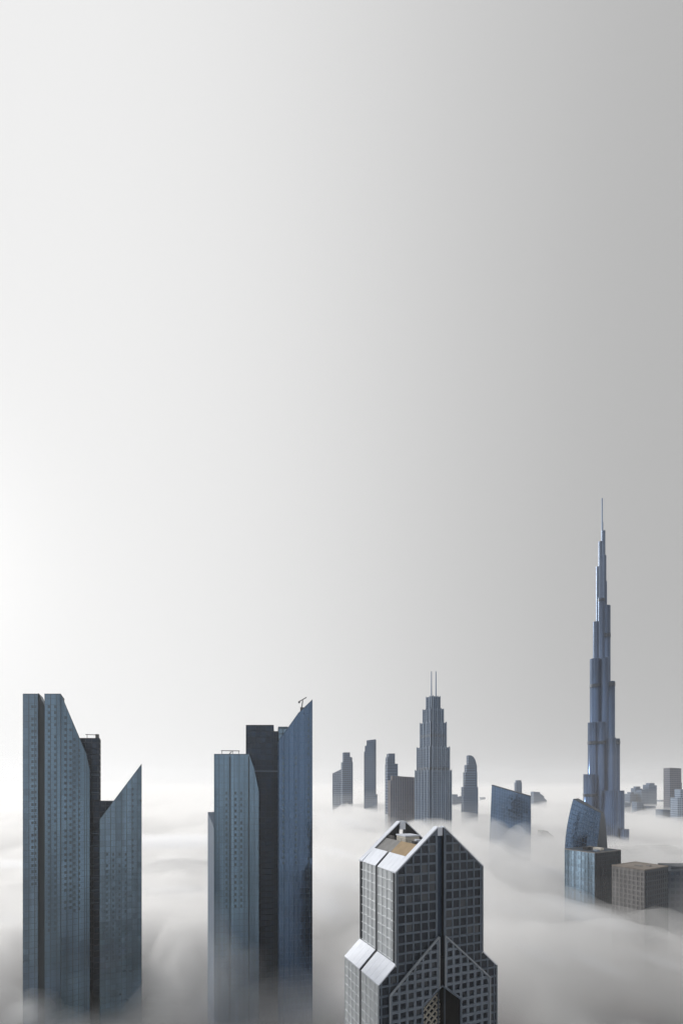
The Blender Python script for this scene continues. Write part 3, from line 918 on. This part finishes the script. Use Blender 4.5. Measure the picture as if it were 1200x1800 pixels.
far_stack('slim_tower', 'plain slim blue grey tower with rounded crown, far off left of the stepped spires', 'skyscraper',
          [(641, 658, 1312, 1306, 2, 24), (644, 660, 1302, 1300, 6, 28), (655, 662.5, 1397, 1397, 0, 20), (639.5, 660, 1322, 1319, 4, 26)], 1327, -8)
far_stack('stepped_tower', 'short stepped far tower, second from the left among the distant ones', 'skyscraper',
          [(602, 620, 1340, 1340, 2, 30), (604, 615, 1323, 1323, 6, 30), (606, 619, 1329, 1332, 4, 30)], 1420, 10)
far_stack('low_block', 'squat pale block beside the short stepped far tower', 'office building',
          [(584, 601, 1360, 1352, 0, 25), (585, 600, 1378, 1376, -4, 20)], 1500, 0, mf='far_light')
far_stack('narrow_tower', 'narrow stepped tower just behind the brown slab beside the spired tower', 'skyscraper',
          [(681, 699, 1343, 1343, 2, 30), (683, 694, 1325, 1325, 6, 30), (681, 689, 1331, 1331, 4, 28)], 1000, 6)
far_stack('slab_tower', 'brownish flat topped slab touching the left side of the spired tower', 'office building',
          [(686, 731, 1372, 1372, 0, 30), (690, 729, 1364, 1367, 4, 28)], 920, 4, mf='far_brown', mg='far_glass', body='far_brown', cw=4.5, m=(1.3, .3))
far_stack('crescent_tower', 'pale blue tower with curved crescent top right of the spires', 'skyscraper',
          [(815, 840, 1384, 1384, 0, 26), (818, 838.5, 1358, 1358, 2, 26), (820, 838, 1345, 1345, 3, 26),
           (823, 828, 1328, 1328.5, 5, 24), (828, 832, 1328.5, 1331, 5, 24), (832, 835, 1331, 1336, 5, 24), (835, 837.5, 1336, 1345, 5, 24)], 1150, 0)
far_stack('low_block', 'small low far block half in fog between the spires and the crescent tower', 'office building',
          [(796, 804, 1397, 1397, 0, 20), (803, 812, 1402, 1400, 5, 25)], 1500, 0)
far_stack('slim_tower', 'thin little far tower peeking over the slanting blue block', 'skyscraper', [(907, 917, 1376, 1376, 0, 18), (908, 916, 1372, 1372, 2, 16)], 1600, 0)
far_stack('low_block', 'small round shouldered far block just right of the slanting blue block', 'office building',
          [(938, 949, 1392, 1393, 0, 30), (948, 956, 1395, 1400, 2, 30), (955, 961, 1402, 1408, 4, 28)], 1800, 0)
far_stack('low_block', 'tiny far block alone on the horizon left of the sail building', 'office building', [(972, 982, 1407, 1407, 0, 40)], 3000, 0)
far_stack('low_block', 'grey rounded block sunk in fog between blue block and sail building', 'office building',
          [(952, 964, 1461, 1462, 0, 22), (963, 973, 1463, 1470, 2, 22), (972, 979, 1472, 1482, 4, 22)], 960, 0, mf='concrete', mg='far_brown', body='concrete')
# cluster behind the needle tower
for n, (x0, x1, y, dist, lab) in enumerate([
        (1083, 1098, 1396, 1700, 'small far block next to the needle tower, leftmost of the distant cluster'),
        (1098, 1108, 1411, 1650, 'lowest far block of the distant cluster, left part'),
        (1107, 1118, 1396, 1720, 'narrow far block of the distant cluster, left of its taller middle ones'),
        (1116, 1129, 1386, 1760, 'middle far block of the distant cluster with stepped top'),
        (1127, 1141, 1389, 1700, 'broad far block of the distant cluster, right of its stepped middle one'),
        (1140, 1154, 1380, 1750, 'tallest far block of the distant cluster, at its right end'),
        (1119, 1131, 1410, 1560, 'small nearer block in front of the distant cluster, lower middle'),
        (1138, 1152, 1417, 1540, 'small nearer block in front of the distant cluster, lower right')]):
    tt = [(x0, x1, y, y + 1, 0, 30)]
    if n in (3, 5, 2): tt.append((x0 + 2, x1 - 4, y - 3, y - 3, 4, 24))
    far_stack('far_block', lab, 'office building', tt, dist, (-6, 5, 8, -4, 3, 6, -3, 4)[n])
far_stack('edge_tower', 'tall brownish tower at the right edge of the picture with wider head', 'skyscraper',
          [(1179, 1195, 1362, 1362, 2, 26), (1177, 1197, 1350, 1351, 0, 28), (1193, 1198, 1376, 1376, 4, 24)], 1400, 0, mf='far_brown', mg='far_glass', body='far_brown')
far_stack('low_block', 'low block cut by the right edge below the brownish edge tower', 'office building',
          [(1191, 1216, 1403, 1402, 0, 30), (1196, 1216, 1388, 1388, 4, 28)], 1300, 0, mf='far_light', body='far_light')
for x0, x1, y, dist, lab in ((1160, 1169, 1407, 2100, 'faint far block in the mist just left of the brownish edge tower'),
                             (996, 1003, 1406, 2600, 'tiny far block just left of the sail building top'),
                             (1164, 1178, 1424, 1350, 'low hazy block under the brownish edge tower'),
                             (1086, 1096, 1405, 2300, 'faint far block close behind the needle tower, right side'),
                             (846, 853, 1402, 2400, 'tiny faint far block between the crescent tower and the slanting blue block')):
    far_stack('far_block', lab, 'office building', [(x0, x1, y, y, 0, 30)], dist, 0)
far_stack('low_block', 'dark low block at the right edge, behind the grey stone block', 'office building',
          [(1168, 1230, 1532, 1530, 0, 30), (1180, 1230, 1524, 1524, 8, 28)], 450, 0, mf='slate_dark', mg='dark_glass', body='slate_dark')
far_stack('low_block', 'long low dark building in thin fog behind the grey stone block', 'office building',
          [(1092, 1215, 1493, 1495, 0, 40), (1130, 1190, 1489, 1489, 10, 34)], 760, -3, mf='concrete', mg='dark_glass', body='concrete')

far_stack('low_block', 'low podium roof in the fog at the foot of the leftmost tower', 'building', [(250, 330, 1764, 1768, 0, 26), (258, 290, 1750, 1750, 12, 22)], 352, 6, mf='concrete', mg='dark_glass', body='concrete')

# ------------------------------------------------------------------ roads and low things under the fog
def road(name, pts, w, z, mat, label):
    b = MB()
    for (x0, y0), (x1, y1) in zip(pts, pts[1:]):
        d = Vector((x1 - x0, y1 - y0)).normalized(); p = Vector((-d.y, d.x)) * w / 2
        b.poly([(x0 - p.x, y0 - p.y, z), (x0 + p.x, y0 + p.y, z), (x1 + p.x, y1 + p.y, z), (x1 - p.x, y1 - p.y, z)][::-1])
    return tag(b.build(name, mat), label, None, None, 'structure')
A0 = [(95, 560), (135, 430), (178, 300), (200, 230), (230, 120)]
road('road', A0, 34, .01, M['asphalt'], 'wide road dimly visible through the fog at lower right')
for off in (-16, -.6, .6, 16):
    road('road_marking', [(x + off, y) for x, y in A0], .5, .02 , M['paint'], None)

# ------------------------------------------------------------------ fog and haze
def vol(name, dens, col, g):
    m = bpy.data.materials.new(name); m.use_nodes = True
    t = m.node_tree; t.nodes.clear()
    v = t.nodes.new('ShaderNodeVolumePrincipled')
    v.inputs['Density Attribute'].default_value = ''
    v.inputs['Color Attribute'].default_value = ''
    v.inputs['Temperature Attribute'].default_value = ''
    v.inputs['Color'].default_value = (*col, 1)
    v.inputs['Density'].default_value = dens
    v.inputs['Anisotropy'].default_value = g
    o = t.nodes.new('ShaderNodeOutputMaterial'); lnk(t, v.outputs[0], o.inputs['Volume'])
    try: m.cycles.homogeneous_volume = True
    except Exception: pass
    return m
def sst(a, b_, x):
    k = max(0.0, min(1.0, (x - a) / (b_ - a))); return k * k * (3 - 2 * k)
def bumpf(x, y, cx, cy_, rx, ry): return math.exp(-(((x - cx) / rx) ** 2 + ((y - cy_) / ry) ** 2))
def fog_scale(x, y, low):
    far_ = sst(500, 1400, y)
    s = 1.0 + .30 * far_
    near_left = sst(20, -40, x) * sst(385, 362, y)
    a = x / max(y, 60.0)
    gap = max(math.exp(-((a + .352) / .05) ** 2), sst(-.66, -.73, a))      # fog raised beside the bladed towers by view angle, to brighten it
    s *= 1 - (.5 if low else .78) * near_left * (1 - gap) - (-.65 if low else .35) * near_left * gap
    if low: s *= 1 + .35 * sst(0, -60, x) * sst(362, 385, y) * sst(900, 600, y)     # dense bank behind the bladed towers
    s *= 1 - .75 * sst(20, 110, x) * sst(352, 300, y)     # lower on the near right
    if low: s *= 1 + .5 * bumpf(x, y, 205, 372, 90, 42)     # dense fog round the feet of the low blocks
    else: s *= 1 - .22 * bumpf(x, y, 215, 410, 110, 95)
    if not low: s *= 1 - .45 * sst(-20, -90, x) * sst(1300, 450, y)     # thinner top over the left, so that the dense fog below lies in the light
    s *= .04 + .96 * sst(262, 368, y)                     # clear ground below and behind the viewpoint
    s *= 1 - .5 * bumpf(x, y, 590, 900, 240, 330)         # thinner right of the needle tower
    s *= 1 - .7 * bumpf(x, y, -14, 405, 42, 60)
    return s
def fog_layer(base, amp, dens, seed, lift=0.0, col=(.999, .998, .997), g=.28):
    NX, NY = 150, 170
    xs = [260 * math.sinh(-4.6 + 9.2 * i / NX) for i in range(NX + 1)]
    q0, q1 = math.asinh(-3900 / 260), math.asinh((23800 - 420) / 260)
    ys = [420 + 260 * math.sinh(q0 + (q1 - q0) * j / NY) for j in range(NY + 1)]
    xs = [max(-13000 - lift, min(13000 + lift, x)) for x in xs]
    vs, fs = [], []
    an = R({1: -38, 2: -76, 3: -66}.get(seed, -40)); ca_, sa_ = math.cos(an), math.sin(an)
    for y in ys:
        for x in xs:
            a, c = x * ca_ + y * sa_, -x * sa_ + y * ca_
            n1 = noise.fractal(Vector((a / 420, c / (150 if seed < 2 else 115), seed)), 1.0, 2.0, 4)
            n2 = noise.fractal(Vector((x / 1500, y / 1500, seed + 9.1)), 1.0, 2.0, 2)
            n3 = noise.fractal(Vector((x / 60, y / 60, seed + 4.4)), 1.0, 2.0, 2) if abs(x) < 900 and y < 1300 else 0
            if seed == 1 and y < 900:
                k = sst(10, 70, x) * sst(900, 650, y)
                st = noise.fractal(Vector(((x + .25 * y) / 48, y / 210, 31.7)), 1.0, 2.0, 4)
                n1 = n1 * (1 - k) + k * 2.1 * st
            if seed in (2, 3): n1 = .75 - 2.2 * abs(n1)
            z = base * fog_scale(x, y, seed == 1) + amp * (1 + .6 * sst(20, 120, x) * sst(900, 600, y)) * (1 - .6 * bumpf(x, y, 215, 410, 110, 90)) * (1 - .85 * sst(1300, 4000, y)) * (1 - .6 * sst(-20, -60, x) * sst(420, 365, y)) * (n1 * .8 + n2 * .7 + n3 * .22)
            z = max(2.0 + .3 * seed, min(z, 160.0)) if seed < 5 else 235.0 + 20 * n2
            vs.append((x, y, z))
    n = NX + 1
    for j in range(NY):
        for i in range(NX):
            fs.append((j * n + i, j * n + i + 1, (j + 1) * n + i + 1, (j + 1) * n + i))
    zb_ = -.3 - lift * .01
    k = len(vs)
    rim = [i for i in range(n)] + [j * n + NX for j in range(1, NY + 1)] + [NY * n + i for i in range(NX - 1, -1, -1)] + [j * n for j in range(NY - 1, 0, -1)]
    for i in rim: vs.append((vs[i][0], vs[i][1], zb_))
    L = len(rim)
    for i in range(L):
        j = (i + 1) % L
        fs.append((rim[i], k + i, k + j, rim[j]))
    fs.append(tuple(range(k + L - 1, k - 1, -1)))
    me = bpy.data.meshes.new('fog'); me.from_pydata(vs, [], fs)
    for p in me.polygons: p.use_smooth = False
    me.materials.append(vol('fog_%d' % seed, dens, col, g)); me.update()
    o = bpy.data.objects.new('fog', me); COL.objects.link(o)
    return tag(o, 'white sea of fog filling the city between the towers', None, None, 'stuff')
fog_layer(44, 16, .030, 1, 0)
fog_layer(60, 28, .006, 2, 3)
fog_layer(76, 34, .009, 3, 6)
fog_layer(112, 40, .00025, 4, 9)
fog_layer(190, 12, .00006, 5, 12)

def fog_puff(px, py, dist, rx, ry, rz, dens, seed):
    for n, k in enumerate((1.25, 1.0, .78, .55)):
        one_puff(px, py, dist, rx * k, ry * k, rz * k, dens / 4, seed + 10 * n)
def one_puff(px, py, dist, rx, ry, rz, dens, seed, rot=0.0):
    cr_, sr_ = math.cos(rot), math.sin(rot)
    c = Vector(((px - 600) / F * dist, dist, H - (py - HOR) / F * dist))
    vs, fs = [], []; NU, NV = 26, 16
    for j in range(NV + 1):
        ph = math.pi * j / NV
        for i in range(NU):
            a = 2 * math.pi * i / NU
            n = Vector((math.sin(ph) * math.cos(a), math.sin(ph) * math.sin(a), math.cos(ph)))
            k = 1 + .24 * noise.fractal(n * 1.6 + Vector((seed, 0, 0)), 1.0, 2.0, 4)
            e = Vector((n.x * rx, n.y * ry, n.z * rz)) * k
            p = c + Vector((e.x * cr_ - e.y * sr_, e.x * sr_ + e.y * cr_, e.z))
            vs.append((p.x, p.y, max(p.z, .5 + .003 * seed)))
    for j in range(NV):
        for i in range(NU):
            l = (i + 1) % NU; fs.append((j * NU + i, (j + 1) * NU + i, (j + 1) * NU + l, j * NU + l))
    me = bpy.data.meshes.new('fog'); me.from_pydata(vs, [], fs)
    for p in me.polygons: p.use_smooth = True
    me.materials.append(vol('fog_puff_%d' % seed, dens, (.97, .98, 1.0), .35)); me.update()
    o = bpy.data.objects.new('fog', me); COL.objects.link(o)
    tag(o, 'drifting puff of fog at the foot of the bladed towers', None, None, 'stuff')
fog_puff(380, 1760, 292, 16, 15, 46, .010, 1)
fog_puff(425, 1775, 288, 20, 14, 38, .010, 2)
fog_puff(490, 1800, 285, 26, 16, 26, .014, 3)
fog_puff(560, 1770, 300, 24, 20, 18, .008, 7)
fog_puff(56, 1782, 290, 13, 14, 10, .030, 4)
fog_puff(105, 1810, 285, 18, 12, 10, .030, 5)
fog_puff(200, 1835, 290, 34, 14, 10, .030, 6)
rw = random.Random(11)
spots = [(950, 1530, 560), (1010, 1600, 420), (880, 1590, 470), (930, 1670, 350), (1060, 1575, 520), (820, 1510, 640),
         (590, 1500, 620), (575, 1590, 470), (300, 1480, 700), (310, 1570, 520), (20, 1520, 560), (930, 1480, 900),
         (1040, 1690, 330), (1160, 1690, 340), (870, 1540, 620), (990, 1560, 640), (600, 1450, 1000), (15, 1620, 420), (570, 1540, 560)]
for n, (px, py, dist) in enumerate(spots):
    L_ = dist * rw.uniform(.09, .17); ro = R(rw.uniform(-82, -58)) if px > 500 else R(rw.uniform(-15, 15))
    sd = 101 + 7 * n
    one_puff(px, py, dist, L_, L_ * .30, L_ * .10, .016, sd, ro)
    one_puff(px, py, dist, L_ * .7, L_ * .18, L_ * .07, .02, sd + 3, ro)
hz = MB(); hz.box(-14010, 14010, -4010, 24010, -1, 870)
tag(hz.build('haze', vol('haze_air', 3.5e-5, (.96, .975, 1.0), .3)), 'thin pale haze in the air', None, None, 'stuff')
